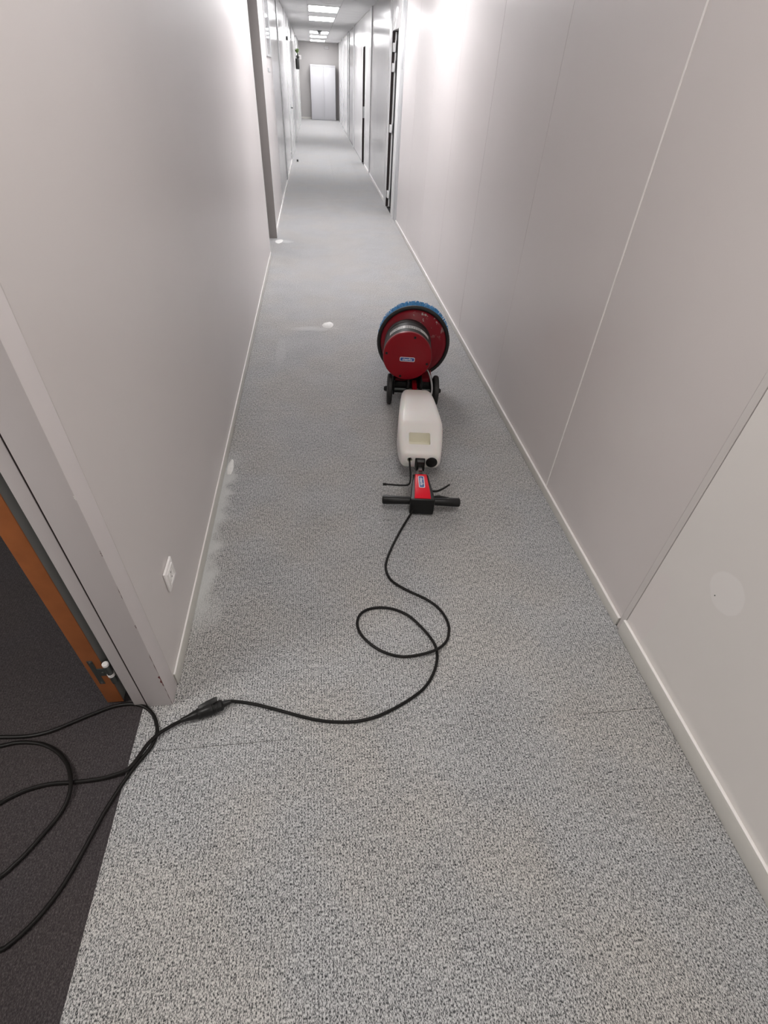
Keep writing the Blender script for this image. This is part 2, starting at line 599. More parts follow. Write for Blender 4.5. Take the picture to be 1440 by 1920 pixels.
# skirting on the right: thicker near piece, thin far piece
b1 = structure(box('baseboard_right', M_skirt, XR - 0.016, XR - 0.0045, YBACK, 1.013, 0, 0.068, bevel=0.004))
box('baseboard_cap', M_strip, XR - 0.0155, XR - 0.0045, YBACK, 1.013, 0.0682, 0.0715, b1, bevel=0.0015)
b2 = structure(box('baseboard_right', M_skirt, XR - 0.011, XR - 0.0005, 1.042, 7.84, 0, 0.040, bevel=0.0015))
box('baseboard_cap', M_strip, XR - 0.0108, XR - 0.0005, 1.042, 7.84, 0.0402, 0.0435, b2, bevel=0.001)
structure(box('baseboard_right', M_strip, XR - 0.011, XR - 0.0005, 9.37, D2a - 0.04, 0, 0.05, bevel=0.002))
box('screw', M_steel_d, XR - 0.0052, XR - 0.003, 0.794, 0.797, 0.478, 0.481, wall_r, label='small screw head in the repaired patch')

# first door on the right, opened into the dim room
tr = structure(box('trim_1', M_alu, XR - 0.012, XR + 0.11, 7.865, 8.13, 0, CEIL, bevel=0.003))
box('frame_post', M_whitep, XR - 0.02, XR + 0.12, 8.135, 8.215, 0, CEIL, tr, bevel=0.003)
box('frame_post', M_whitep, XR - 0.014, XR + 0.12, 8.32, D1a, 0, 2.0, tr, bevel=0.003)
box('infill_panel', M_gloss, XR - 0.006, XR + 0.1, 8.22, 8.315, 0, CEIL, tr)
box('frame_post', M_whitep, XR - 0.02, XR + 0.12, D1b, 9.35, 0, CEIL, tr, bevel=0.003)
box('lintel', M_gloss, XR - 0.014, XR + 0.12, 8.32, D1b, 2.0, CEIL, tr, bevel=0.003)
box('door_plate', M_alu, XR - 0.016, XR - 0.0125, 7.90, 8.02, 1.62, 1.80, tr, bevel=0.001, label='small grey metal plate')
box('dark_gap_sheet', M_groove, XR - 0.0135, XR + 0.119, D1b - 0.006, D1b - 0.0005, 0.002, 1.998, tr)  # black sheet painting the dark gap between jamb and leaf
door = structure(box('door_1', M_dark_room, XR + 0.037, XR + 0.86, D1b - 0.085, D1b - 0.045, 0.012, 1.99, bevel=0.002))
box('door_edge', M_whitep, XR + 0.020, XR + 0.0365, D1b - 0.088, D1b - 0.045, 0.012, 1.99, door)
for z in (1.84, 1.64, 0.98, 0.17):
    bm = bmesh.new()
    bx(bm, XR - 0.006, XR + 0.019, D1b - 0.100, D1b - 0.007, z - 0.045, z + 0.045)
    tube_bm([Vector((XR + 0.020, D1b - 0.105, z - 0.04)), Vector((XR + 0.020, D1b - 0.105, z + 0.075))], 0.009, 10, bm)
    obj('hinge', bm, M_whitep, door, bevel=0.001)
# second one, farther
tr = structure(box('trim_2', M_whitep, XR - 0.012, XR + 0.12, D2b, D2b + 0.09, 0, 2.03, bevel=0.002))
box('frame_post', M_whitep, XR - 0.012, XR + 0.12, D2a - 0.09, D2a, 0, 2.03, tr, bevel=0.002)
box('dark_gap_sheet', M_groove, XR - 0.0115, XR + 0.119, D2b - 0.006, D2b - 0.0005, 0.002, 1.984, tr)  # black sheet painting the darkness of the opening on the far reveal
box('lock_strike', M_alu, XR - 0.004, XR + 0.07, D2b - 0.02, D2b - 0.007, 0.82, 1.02, tr, label='grey metal lock strike')
structure(box('door_2', M_dark_room, XR + 0.14, XR + 0.9, D2a - 0.05, D2a - 0.01, 0.01, 1.98))
# rooms behind the right-hand doors, their lack of light painted as dark walls
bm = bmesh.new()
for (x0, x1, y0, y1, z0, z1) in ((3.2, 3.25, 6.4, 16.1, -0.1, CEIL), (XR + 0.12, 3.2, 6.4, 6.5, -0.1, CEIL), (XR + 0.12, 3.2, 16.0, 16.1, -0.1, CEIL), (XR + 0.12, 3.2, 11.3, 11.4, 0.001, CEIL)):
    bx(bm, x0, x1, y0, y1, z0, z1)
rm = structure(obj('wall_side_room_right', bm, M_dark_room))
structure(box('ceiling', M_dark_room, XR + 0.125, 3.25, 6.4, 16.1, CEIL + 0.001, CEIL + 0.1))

# ------------------------------------------------------------------ left wall
XB = XL - 0.118              # room side of the left wall
O0, O1 = -0.12, 0.852        # office doorway
P0, P1 = 6.0, 6.86          # second opening
bm = bmesh.new()
for a, b in ((YBACK, O0), (O1 + 0.066, P0 - 0.02), (P1 + 0.02, YEND)):
    bx(bm, XB + 0.002, XL - 0.006, a, b, -0.006, CEIL + 0.01)
bx(bm, XB + 0.002, XL - 0.006, O0, O1 + 0.066, 2.06, CEIL + 0.01)
bx(bm, XB + 0.002, XL - 0.006, P0 - 0.02, P1 + 0.02, 2.3, CEIL + 0.01)
wall_l = structure(obj('wall_left', bm, M_wall))
wall_panel(wall_l, M_wall, XL - 0.006, XL, YBACK, O0 - 0.062)
wall_panel(wall_l, M_wall, XL - 0.006, XL, O1 + 0.068, P0 - 0.004)
wall_panel(wall_l, M_wall, XL - 0.006, XL, O0 - 0.06, O1 + 0.066, 2.11, CEIL)
fs = [P1 + 0.03, 7.75, 8.95, 9.9, 10.86]
for a, b in zip(fs, fs[1:]):
    wall_panel(wall_l, M_wall if a < 7.8 else M_gloss, XL - 0.006, XL, a + 0.001, b - 0.001)
fs = [11.16, 12.5, 13.85, 15.7, 16.9, 18.0, 19.2, 20.5, 22.3, 24.0, 25.8, YEND]
for a, b in zip(fs, fs[1:]):
    wall_panel(wall_l, M_gloss, XL - 0.006, XL, a + 0.001, b - 0.001)
for y, w in ((13.85, 0.08), (15.75, 0.08), (18.0, 0.1), (22.3, 0.12), (24.0, 0.1), (25.8, 0.1)):
    box('wall_post', M_whitep, XL + 0.0005, XL + 0.022, y - w / 2, y + w / 2, 0, CEIL, wall_l, bevel=0.003)
box('frame_post', M_alu, XL - 0.006, XL + 0.012, 10.87, 10.96, 0, CEIL, wall_l, bevel=0.002)
box('shadow_gap', M_groove, XL - 0.008, XL + 0.001, 10.965, 10.985, 0, CEIL, wall_l)
box('frame_post', M_whitep, XL - 0.006, XL + 0.012, 10.99, 11.15, 0, CEIL, wall_l, bevel=0.002)
# edge of the second opening: corner bead and the reveal beyond, its shade painted grey
tr = structure(box('trim_3', M_whitep, XL - 0.118, XL + 0.003, P0 - 0.003, P0 + 0.008, 0, 2.3, bevel=0.002))
tr = structure(box('trim_4', M_dim, XB, XL + 0.022, P1, P1 + 0.012, 0, CEIL, bevel=0.001))
box('corner_bead', M_whitep, XL - 0.001, XL + 0.0235, P1 + 0.0125, P1 + 0.06, 0, CEIL, tr, bevel=0.002)
# skirting on the left
b3 = structure(box('baseboard_left', M_skirt, XL + 0.0005, XL + 0.0065, O1 + 0.072, P0 - 0.006, 0, 0.058, bevel=0.002))
box('baseboard_cap', M_strip, XL + 0.0005, XL + 0.0063, O1 + 0.072, P0 - 0.006, 0.0582, 0.0618, b3, bevel=0.001)
structure(box('baseboard_left', M_strip, XL + 0.0005, XL + 0.011, P1 + 0.062, 10.86, 0, 0.055, bevel=0.002))
structure(box('baseboard_left', M_strip, XL + 0.0005, XL + 0.011, 11.16, 13.8, 0, 0.055, bevel=0.002))
structure(box('baseboard_left', M_skirt, XL + 0.0005, XL + 0.011, YBACK, O0 - 0.065, 0, 0.06, bevel=0.002))

# ------------------------------------------------------------------ office door jamb on the left
tr = structure(box('trim_5', M_jamb, -0.596, XL + 0.0015, O1, O1 + 0.065, 0, 2.10, bevel=0.0022,
                   label='painted corner post of the office doorway'))
box('groove_seal', M_groove, -0.6010, -0.5962, O1 + 0.004, O1 + 0.06, 0, 2.10, tr)
box('door_frame', M_jamb, -0.637, -0.6012, O1 + 0.004, O1 + 0.065, 0, 2.10, tr, bevel=0.003)
for (y, z, h, w, m) in ((O1 - 0.0002, 0.145, 0.060, 0.0065, M_chip), (O1 - 0.0002, 0.42, 0.016, 0.003, M_chip_shade),
                        (O1 - 0.0002, 0.70, 0.02, 0.0022, M_chip_shade), (O1 - 0.0002, 0.56, 0.05, 0.0014, M_chip_shade), (O1 - 0.0002, 0.235, 0.11, 0.002, M_chip_shade),  # low long lines paint the corner's shadow gap; the others are chips
                        (O1 - 0.0002, 0.055, 0.105, 0.002, M_chip_shade), (O1 - 0.0002, 0.865, 0.012, 0.003, M_strip)):
    bm = bmesh.new()
    k = 7
    L0 = [bm.verts.new((XL + 0.0014 - 0.0006 - w * (0.55 + 0.45 * math.sin(i * 2.1 + z * 9)) * (1 if 0 < i < k else 0.1), y - 0.0004, z - h / 2 + h * i / k)) for i in range(k + 1)]
    R0 = [bm.verts.new((XL + 0.0014 - 0.0006, y - 0.0004, z - h / 2 + h * i / k)) for i in range(k + 1)]
    for i in range(k):
        bm.faces.new((L0[i], R0[i], R0[i + 1], L0[i + 1]))
    r = bmesh.ops.extrude_face_region(bm, geom=bm.faces[:])
    bmesh.ops.translate(bm, verts=[v for v in r['geom'] if isinstance(v, bmesh.types.BMVert)], vec=(0, 0.0006, 0))
    obj('chip_and_gap_shade', bm, m, tr)
structure(box('trim_6', M_jamb, XB, XL + 0.0015, O0 - 0.062, O0, 0, 2.10, bevel=0.002))
structure(box('trim_7', M_jamb, XB, XL + 0.0015, O0 + 0.0005, O1 - 0.0005, 2.04, 2.105, bevel=0.002))

# office door: swung right back against the room side of the wall
od = structure(thing('door_3', 'open wooden office door with orange edge', 'door', (-0.70, O1 + 0.022, 0)))
del od['category']
box('door_leaf', M_door_g, -0.020, 0.026, 0.0015, 0.86, 0.012, 2.02, od, bevel=0.001, label='grey faced door leaf')
box('door_edge', M_orange, -0.021, 0.0275, -0.0025, 0.0013, 0.010, 2.02, od, bevel=0.0008, label='orange wood door edge')
for hz in (0.185, 1.0, 1.80):
    bm = bmesh.new()
    bx(bm, -0.0075, 0.0075, -0.0046, -0.0026, hz - 0.062, hz + 0.062)
    bx(bm, 0.0075, 0.032, -0.0046, -0.0026, hz - 0.018, hz + 0.020)
    pl = obj('hinge_plate', bm, M_steel_d, od, bevel=0.0006, seg=1, label='dark metal hinge plate')
    for sx, sz in ((0.0, 0.054), (0.0, -0.054), (0.019, 0.0)):
        lathe('screw', M_steel, [(-0.001, 0.0034), (0.0012, 0.0034), (0.0018, 0.002), (0.0018, 0)], (sx, -0.0046, hz + sz), (0, -1, 0), pl, n=12)
    lathe('hinge_barrel', M_steel_d, [(-0.05, 0), (-0.05, 0.0085), (0.04, 0.0085), (0.04, 0)], (0.040, -0.006, hz), (0, 0, 1), od, n=20, label='dark hinge barrel')
    lathe('hinge_cap', M_white, [(0.040, 0.0), (0.040, 0.0092), (0.0475, 0.0092), (0.049, 0.0075), (0.049, 0)], (0.040, -0.006, hz), (0, 0, 1), od, n=20, label='white hinge cap')
    lathe('hinge_ring', M_white, [(-0.014, 0.0086), (-0.014, 0.0098), (-0.003, 0.0098), (-0.003, 0.0086)], (0.040, -0.006, hz), (0, 0, 1), od, n=20, closed=True, label='white hinge ring')

# office room shell on the left and the small room behind the second opening
bm = bmesh.new()
for b_ in ((-4.25, -4.2, -2.3, 3.7, -0.1, CEIL), (-4.2, XB, -2.3, -2.2, -0.1, CEIL), (-4.2, XB, 3.6, 3.7, -0.1, CEIL)):
    bx(bm, *b_)
structure(obj('wall_office', bm, M_wall))
bm = bmesh.new()
for b_ in ((-2.45, -2.4, 3.71, 8.5, -0.1, CEIL), (-2.4, XB, 8.4, 8.5, -0.1, CEIL)):
    bx(bm, *b_)
structure(obj('wall_side_room_left', bm, M_wall))
structure(box('ceiling', M_ceil, -2.45, XB - 0.003, 3.71, 8.5, CEIL, CEIL + 0.1))
structure(box('wall_back', M_wall, -0.64, XR + 0.12, YBACK - 0.1, YBACK, -0.01, CEIL + 0.05))
structure(box('wall_end', M_endwall, -0.64, XR + 0.12, YEND, YEND + 0.1, -0.01, CEIL + 0.05))
structure(box('baseboard_end', M_skirt, XL, -0.1, YEND - 0.012, YEND, 0, 0.07))


# ------------------------------------------------------------------ ceiling lights
def ceiling_light(x, y, w, d, strength, col, label, group=None):
    t = thing('ceiling_light', label, 'light', (x, y, CEIL - 0.012), 0, group)
    bm = bmesh.new()
    f = 0.018
    for b in ((-w / 2, w / 2, -d / 2, -d / 2 + f), (-w / 2, w / 2, d / 2 - f, d / 2), (-w / 2, -w / 2 + f, -d / 2 + f, d / 2 - f), (w / 2 - f, w / 2, -d / 2 + f, d / 2 - f)):
        bx(bm, *b, 0, 0.0115)
    obj('frame', bm, M_whitep, t)
    m = emit('lamp_light', col, strength)
    box('diffuser', m, -w / 2 + f, w / 2 - f, -d / 2 + f, d / 2 - f, 0.002, 0.010, t)
    return t


COOL = (1.0, 0.985, 1.0)
WARM = (1.0, 0.955, 0.915)
G = 'lit ceiling panels'
ceiling_light(0.255, 13.35, 0.58, 1.18, FAR_LAMP, COOL, 'bright ceiling light panel nearest the camera, first of the row', G)
ceiling_light(0.255, 15.68, 0.58, 1.18, FAR_LAMP, COOL, 'bright ceiling light panel second from the top of the photo', G)
ceiling_light(0.255, 20.90, 0.58, 1.18, FAR_LAMP, COOL, 'bright ceiling light panel partly hidden by the smoke detector', G)
ceiling_light(0.255, 23.30, 0.58, 1.18, FAR_LAMP, COOL, 'bright ceiling light panel just beyond the smoke detector', G)
ceiling_light(0.255, 26.20, 0.58, 1.18, FAR_LAMP, COOL, 'farthest ceiling light panel, beside the end wall', G)
ceiling_light(0.255, 5.35, 0.58, 1.18, NEAR_LAMP, COOL, 'ceiling light panel above the frame, beyond the scrubbing machine', G)
ceiling_light(0.255, 7.75, 0.58, 1.18, NEAR_LAMP, COOL, 'ceiling light panel above the frame, level with the open door on the right', G)
ceiling_light(0.255, -1.50, 0.58, 1.18, BACK_LAMP, WARM, 'ceiling light panel behind the camera', G)
ceiling_light(0.255, 1.00, 0.58, 1.18, BACK_LAMP, WARM, 'ceiling light panel overhead, above the frame near the office doorway', G)
ceiling_light(-2.0, 0.2, 1.18, 0.58, OFFICE_LAMP, WARM, 'ceiling light panel inside the office on the left', G)

# smoke detector hanging in front of the third panel
t = thing('smoke_detector', 'grey smoke detector hanging in front of a distant ceiling light', 'detector', (0.255, 20.1, CEIL))
lathe('base', M_steel_d, [(0, 0), (0, 0.075), (0.02, 0.075), (0.025, 0.06), (0.025, 0)], (0, 0, -0.001), (0, 0, -1), t, n=24)
lathe('sensor_head', M_alu, [(0.0255, 0), (0.0255, 0.055), (0.05, 0.05), (0.07, 0.03), (0.07, 0)], (0, 0, -0.001), (0, 0, -1), t, n=24)

# ------------------------------------------------------------------ things on the far walls
t = thing('wall_poster', 'tall glazed notice frame on the left wall reflecting the ceiling lights', 'frame', (XL, 8.35, 1.66))
bm = bmesh.new()
for b in ((0.0008, 0.014, -0.40, 0.40, 0, 0.02), (0.0008, 0.014, -0.40, 0.40, 0.68, 0.70), (0.0008, 0.014, -0.40, -0.38, 0.02, 0.68), (0.0008, 0.014, 0.38, 0.40, 0.02, 0.68)):
    bx(bm, *b)
obj('frame', bm, M_alu, t)
box('pane', M_glass, 0.001, 0.006, -0.38, 0.38, 0.02, 0.68, t)
t = thing('room_sign', 'small grey sign plate under the notice frame on the left wall', 'sign', (XL, 8.12, 1.54))
box('plate', M_alu, 0.0006, 0.006, -0.13, 0.13, -0.018, 0.018, t, bevel=0.001)

t = thing('door_closer', 'small black door closer high on the far left wall', 'closer', (XL, 14.35, 2.04))
box('body', M_black, 0.0008, 0.045, -0.12, 0.12, -0.025, 0.03, t, bevel=0.004)
box('arm', M_steel_d, 0.010, 0.03, 0.121, 0.34, -0.02, -0.006, t, bevel=0.002)
t = thing('sign_plate', 'small grey door plate below the door closer', 'sign', (XL, 15.3, 1.93))
box('plate', M_alu, 0.0008, 0.008, -0.16, 0.16, -0.02, 0.02, t, bevel=0.001)
t = thing('door_lock', 'grey door lock with lever on the far left wall', 'lock', (XL, 14.85, 0.88))
box('plate', M_alu, 0.0008, 0.008, -0.08, 0.08, -0.06, 0.10, t, bevel=0.001)
lathe('lever', M_steel_d, [(0, 0), (0, 0.012), (0.045, 0.012), (0.045, 0)], (0.008, 0.04, 0.02), (1, 0, 0), t, n=12)
box('lever_handle', M_steel_d, 0.04, 0.055, -0.06, 0.05, 0.012, 0.030, t, bevel=0.003)
t = thing('wall_socket', 'small socket low on the far left wall', 'socket', (XL, 13.3, 0.20))
box('plate', M_white, 0.0008, 0.009, -0.08, 0.08, -0.04, 0.04, t, bevel=0.002)
box('insert', M_steel_d, 0.009, 0.011, -0.025, 0.025, -0.02, 0.02, t)
t = thing('door_stop', 'tiny black door stop on the far carpet by the left wall', 'door stop', (-0.40, 13.84, 0))
lathe('rubber_stop', M_rubber, [(0, 0), (0, 0.02), (0.035, 0.017), (0.04, 0.012), (0.04, 0)], (0, 0, 0), (0, 0, 1), t, n=16)

# wall planter, far left
t = thing('wall_planter', 'black wall-mounted holder with a green plant on the far left wall', 'planter', (XL, 21.0, 1.58))
lathe('pot', M_pot, [(0, 0), (0, 0.042), (0.015, 0.056), (0.24, 0.062), (0.25, 0.056), (0.25, 0)], (0.082, 0, 0), (0, 0, 1), t, n=24)
box('back_plate', M_pot, 0.022, 0.030, -0.07, 0.07, 0.01, 0.46, t, bevel=0.003)
lathe('bottle', M_pot, [(0.251, 0), (0.251, 0.045), (0.30, 0.05), (0.335, 0.022), (0.37, 0.018), (0.37, 0)], (0.10, 0.0, 0), (0, 0, 1), t, n=20)
rnd = random.Random(3)
for i in range(16):
    a = rnd.uniform(0, 2 * math.pi)
    ln = rnd.uniform(0.09, 0.16)
    bm = bmesh.new()
    base = Vector((0.085, 0, 0.36))
    d = Vector((math.cos(a) * 0.55, math.sin(a) * 0.55, 0.85 + rnd.uniform(-.3, .3))).normalized()
    s = d.cross(Vector((0, 0, 1))).normalized() * 0.03
    pts = [base + s * 0.2, base + d * ln * .5 + s + Vector((0, 0, .01)), base + d * ln + Vector((0, 0, 0.0)), base + d * ln * .5 - s + Vector((0, 0, .01)), base - s * 0.2]
    vs = [bm.verts.new(p) for p in pts]
    bm.faces.new(vs)
    r = bmesh.ops.extrude_face_region(bm, geom=bm.faces[:])
    bmesh.ops.translate(bm, verts=[v for v in r['geom'] if isinstance(v, bmesh.types.BMVert)], vec=(0, 0, 0.002))
    obj('leaf', bm, M_leaf, t)
t = thing('emergency_light', 'small white emergency light box beyond the wall planter', 'light', (XL, 25.3, 1.93))
box('housing', M_white, 0.0008, 0.14, -0.14, 0.14, -0.06, 0.06, t, bevel=0.008)

# cabinet at the end of the corridor
cx0, cx1, cy = -0.075, 0.945, 27.17
t = thing('storage_cabinet', 'tall white two-door cabinet standing at the end of the corridor', 'cabinet', (0, cy, 0))
bm = bmesh.new()
bx(bm, cx0, cx1, 0.022, 0.42, 0.0, 1.77)
obj('body', bm, M_cab, t, bevel=0.003)
box('top_rail', M_cab, cx0, cx1, 0.0, 0.0215, 1.71, 1.77, t, bevel=0.002)
box('door', M_cab, cx0 + 0.002, 0.470, 0.0, 0.0215, 0.03, 1.706, t, bevel=0.003)
d2 = box('door', M_cab, 0.478, cx1 - 0.002, 0.0, 0.0215, 0.03, 1.706, t, bevel=0.003)
box('lock', M_alu, 0.455, 0.49, -0.008, -0.0005, 1.72, 1.745, t, bevel=0.002)
t = thing('added_grille', 'small grey grille added for a dark shadow smear on the end wall above the cabinet', 'vent', (0.62, YEND, 2.30))  # added in place of a shadow smear on the end wall
box('frame', M_dim, -0.10, 0.10, -0.02, -0.0005, -0.05, 0.05, t, bevel=0.003)
for k in range(4):
    box('slat', M_alu, -0.085, 0.085, -0.026, -0.0205, -0.038 + k * 0.022, -0.028 + k * 0.022, t)

# ------------------------------------------------------------------ wall socket in front, on the left wall
t = thing('wall_socket', 'square white socket plate on the near left wall above the skirting', 'socket', (XL, 1.133, 0.312))
box('plate', M_white, 0.0005, 0.0085, -0.042, 0.042, -0.042, 0.042, t, bevel=0.003)
bm = bmesh.new()
for b in ((0.0086, 0.0115, -0.028, 0.028, 0.022, 0.028), (0.0086, 0.0115, -0.028, 0.028, -0.028, -0.022), (0.0086, 0.0115, -0.028, -0.022, -0.022, 0.022), (0.0086, 0.0115, 0.022, 0.028, -0.022, 0.022)):
    bx(bm, *b)
obj('raised_frame', bm, M_white, t, bevel=0.0008)
lathe('round_insert', M_white, [(0.0086, 0), (0.0086, 0.019), (0.0105, 0.019), (0.0105, 0.0165), (0.0092, 0.015), (0.0092, 0)], (0, 0, 0), (1, 0, 0), t, n=28)
for dz in (-0.0095, 0.0095):
    lathe('contact_hole', M_groove, [(0.0093, 0), (0.0093, 0.0024), (0.0098, 0.0024), (0.0098, 0)], (0, 0, dz), (1, 0, 0), t, n=10)

# ------------------------------------------------------------------ floor scrubbing machine
MA = math.radians(-6.5)
mach = thing('floor_scrubber', 'red and black single-disc carpet scrubber lying back on its wheels, white tank on its handle', 'machine', (0.50, 2.30, 0), MA)

AX = Vector((-math.sin(math.radians(2.5)), -math.cos(math.radians(2.5)), math.sin(math.radians(1.0)))).normalized()
DC = Vector((-0.012, 0.703, 0.300))
# ring bumper, housing, motor, cap, brush: all turned around the motor axis
UX = AX.cross(Vector((0, 0, 1))).normalized()      # towards image left when seen from the front
VX = UX.cross(AX)
if UX.x < 0:
    UX = -UX
if VX.z < 0:
    VX = -VX
MC = DC - UX * 0.035 + VX * 0.02         # the motor sits off the middle of the disc
n = 14
prof = [(0.013 * math.sin(2 * math.pi * k / n), 0.2150 + 0.0125 * math.cos(2 * math.pi * k / n)) for k in range(n)]
lathe('rubber_bumper', M_rubber, prof, DC, AX, mach, n=96, closed=True)
lathe('brush_housing', M_red_worn, [(-0.03, 0.19), (-0.03, 0.2055), (0.0, 0.2058), (0.012, 0.203), (0.022, 0.195), (0.030, 0.180), (0.040, 0.160), (0.048, 0.146), (0.050, 0)], DC, AX, mach, n=96)
lathe('motor_body', M_motor, [(0.044, 0), (0.044, 0.138), (0.050, 0.142), (0.090, 0.142), (0.093, 0.138), (0.100, 0.138), (0.103, 0.142), (0.20, 0.1420), (0.241, 0.1410), (0.243, 0.139), (0.2435, 0)], MC, AX, mach, n=80)
lathe('motor_cap', M_red, [(0.244, 0), (0.244, 0.142), (0.259, 0.1435), (0.268, 0.1425), (0.2735, 0.138), (0.2755, 0.130), (0.277, 0.10), (0.2775, 0.0)], MC, AX, mach, n=80)
def on_cap(a, b, t):
    return MC + AX * t + UX * a + VX * b


def on_disc(a, b, t):
    return DC + AX * t + UX * a + VX * b


for ang in (73, 172, -16, -106):
    p = on_cap(0.123 * math.cos(math.radians(ang)), 0.123 * math.sin(math.radians(ang)), 0)
    lathe('cap_screw', M_black, [(0.272, 0), (0.272, 0.0075), (0.2772, 0.0075), (0.2768, 0.004), (0.2766, 0)], p, AX, mach, n=14, label='black recessed screw')


def face_matrix(c, x, y, nrm):
    m = Matrix((x, y, nrm)).transposed().to_4x4()
    m.translation = c
    return m


def badge(parent, mtx, w, h, text, tsize, name='badge'):
    """white bordered blue badge with white lettering"""
    def plate(nm, m, ww, hh, z0, z1, r):
        bm = bmesh.new()
        pts = [(x, y) for x, y in rounded_rect(ww / 2, -hh / 2, hh / 2, r, 4)]
        lo = [bm.verts.new((x, y, z0)) for x, y in pts]
        hi = [bm.verts.new((x, y, z1)) for x, y in pts]
        bm.faces.new(lo[::-1]); bm.faces.new(hi)
        for k in range(len(lo)):
            j = (k + 1) % len(lo)
            bm.faces.new((lo[k], lo[j], hi[j], hi[k]))
        return bm
    a = obj(name, plate('b', None, w, h, 0.0, 0.0009, h * 0.28), M_badge_w, parent, label='white bordered blue badge with a white word')
    a.matrix_local = mtx
    b = obj('badge_field', plate('c', None, w - h * 0.26, h * 0.74, 0.00095, 0.0013, h * 0.2), M_badge_b, a, label='blue field')
    me = text_mesh(text, tsize)
    me.materials.clear()
    tx = obj('lettering', me, M_badge_w, a, label='white lettering')
    tx.location = (0, 0, 0.0018)
    return a


badge(mach, face_matrix(on_cap(0.001, -0.012, 0.2774), UX, VX, AX), 0.088, 0.026, 'cleanfix', 0.0185)

# rating sticker bent round the upper side of the motor
bm = bmesh.new()
a0, a1, ns = 36, 140, 30
rows = ((0.158, 0.1425), (0.202, 0.1425))
g0 = []
for t_, r_ in rows:
    g0.append([bm.verts.new(on_cap((r_ + 0.0008) * math.cos(math.radians(a0 + (a1 - a0) * i / ns)), (r_ + 0.0008) * math.sin(math.radians(a0 + (a1 - a0) * i / ns)), t_)) for i in range(ns + 1)])
for i in range(ns):
    bm.faces.new((g0[0][i], g0[0][i + 1], g0[1][i + 1], g0[1][i]))
st = obj('rating_sticker', bm, M_sticker, mach, smooth=True, label='silver sticker with pictograms and small print')
bm = bmesh.new()


def sticker_quad(b0, b1, t0, t1):
    r_ = 0.1437
    t0, t1 = 0.161 + (t0 - 0.121) * 1.35, 0.161 + (t1 - 0.121) * 1.35
    vs = [on_cap(r_ * math.cos(math.radians(b)), r_ * math.sin(math.radians(b)), t_) for b, t_ in ((b0, t0), (b1, t0), (b1, t1), (b0, t1))]
    bm.faces.new([bm.verts.new(v) for v in vs])


for (b0, b1) in ((128, 137), (116, 125), (106, 113)):
    sticker_quad(b0, b1, 0.122, 0.1245); sticker_quad(b0, b1, 0.1455, 0.148)
    sticker_quad(b0, b0 + 1, 0.1245, 0.1455); sticker_quad(b1 - 1, b1, 0.1245, 0.1455)
    sticker_quad(b0 + 3, b1 - 3, 0.130, 0.140)
for k in range(6):
    for j in range(7):
        b0 = 62 + j * 5.6
        sticker_quad(b0, b0 + rnd.uniform(3, 5), 0.122 + k * 0.0048, 0.1245 + k * 0.0048)
for k in range(5):
    sticker_quad(40, 58 - rnd.uniform(0, 5), 0.1225 + k * 0.0055, 0.1245 + k * 0.0055)
obj('sticker_print', bm, M_sticker_d, st, label='dark pictograms and small print')

# brush behind the housing
lathe('brush_plate', M_black, [(-0.033, 0), (-0.033, 0.200), (-0.050, 0.200), (-0.050, 0)], DC, AX, mach, n=64)
bm = bmesh.new()
rnd = random.Random(5)
for rr, cnt in ((0.195, 300), (0.188, 260), (0.175, 160), (0.15, 100)):
    for i in range(cnt):
        a = 2 * math.pi * (i + rnd.uniform(-.3, .3)) / cnt
        e = Vector((math.cos(a), math.sin(a)))
        p0 = on_disc(rr * e.x, rr * e.y, -0.0505)
        fl_ = rr + (0.030 if rr > 0.17 else 0.012) + rnd.uniform(-.003, .003)
        aj = a + rnd.uniform(-.02, .02)
        p1 = on_disc(fl_ * math.cos(aj), fl_ * math.sin(aj), -0.090 + rnd.uniform(-.004, .004))
        d = (p1 - p0).normalized()
        s = d.cross(AX).normalized() * 0.0034
        q = d.cross(s).normalized() * 0.0034
        b0 = [bm.verts.new(p0 + s * x + q * y) for x, y in ((1, 0), (0, 1), (-1, 0), (0, -1))]
        b1_ = [bm.verts.new(p1 + s * x * 0.8 + q * y * 0.8) for x, y in ((1, 0), (0, 1), (-1, 0), (0, -1))]
        for k in range(4):
            bm.faces.new((b0[k], b0[(k + 1) % 4], b1_[(k + 1) % 4], b1_[k]))
        bm.faces.new(b1_)
obj('bristles', bm, M_blue, mach, kind='stuff', label='blue brush bristles')

# wheels and axle
for s, u0 in ((-1, -0.150), (1, 0.134)):
    cen = Vector((u0, 0.485, 0.092))
    w = lathe('wheel', M_rubber, [(-0.016, 0), (-0.016, 0.030), (-0.012, 0.060), (-0.016, 0.074), (-0.014, 0.086), (-0.008, 0.0915), (0.008, 0.0915), (0.014, 0.086), (0.016, 0.074), (0.012, 0.060), (0.016, 0.030), (0.016, 0)], cen, (1, 0, 0), mach, n=48)
    lathe('wheel_hub', M_black, [(0.0165, 0), (0.0165, 0.018), (0.026, 0.016), (0.034, 0.012), (0.036, 0.006), (0.036, 0)], cen, (s, 0, 0), w, n=24)
lathe('axle', M_steel_d, [(-0.133, 0), (-0.133, 0.009), (0.117, 0.009), (0.117, 0)], (0, 0.485, 0.092), (1, 0, 0), mach, n=20)
bm = bmesh.new()
bx(bm, -0.118, -0.030, 0.520, 0.655, 0.070, 0.150)
bx(bm, 0.034, 0.112, 0.520, 0.655, 0.070, 0.150)
obj('chassis', bm, M_red_worn, mach, bevel=0.008)
bm = bmesh.new()
bx(bm, -0.130, -0.119, 0.46, 0.66, 0.065, 0.165)
bx(bm, 0.101, 0.112, 0.46, 0.519, 0.065, 0.165)
bx(bm, -0.119, 0.101, 0.498, 0.516, 0.060, 0.135)
bx(bm, -0.0335, 0.0295, 0.55, 0.60, 0.060, 0.175)
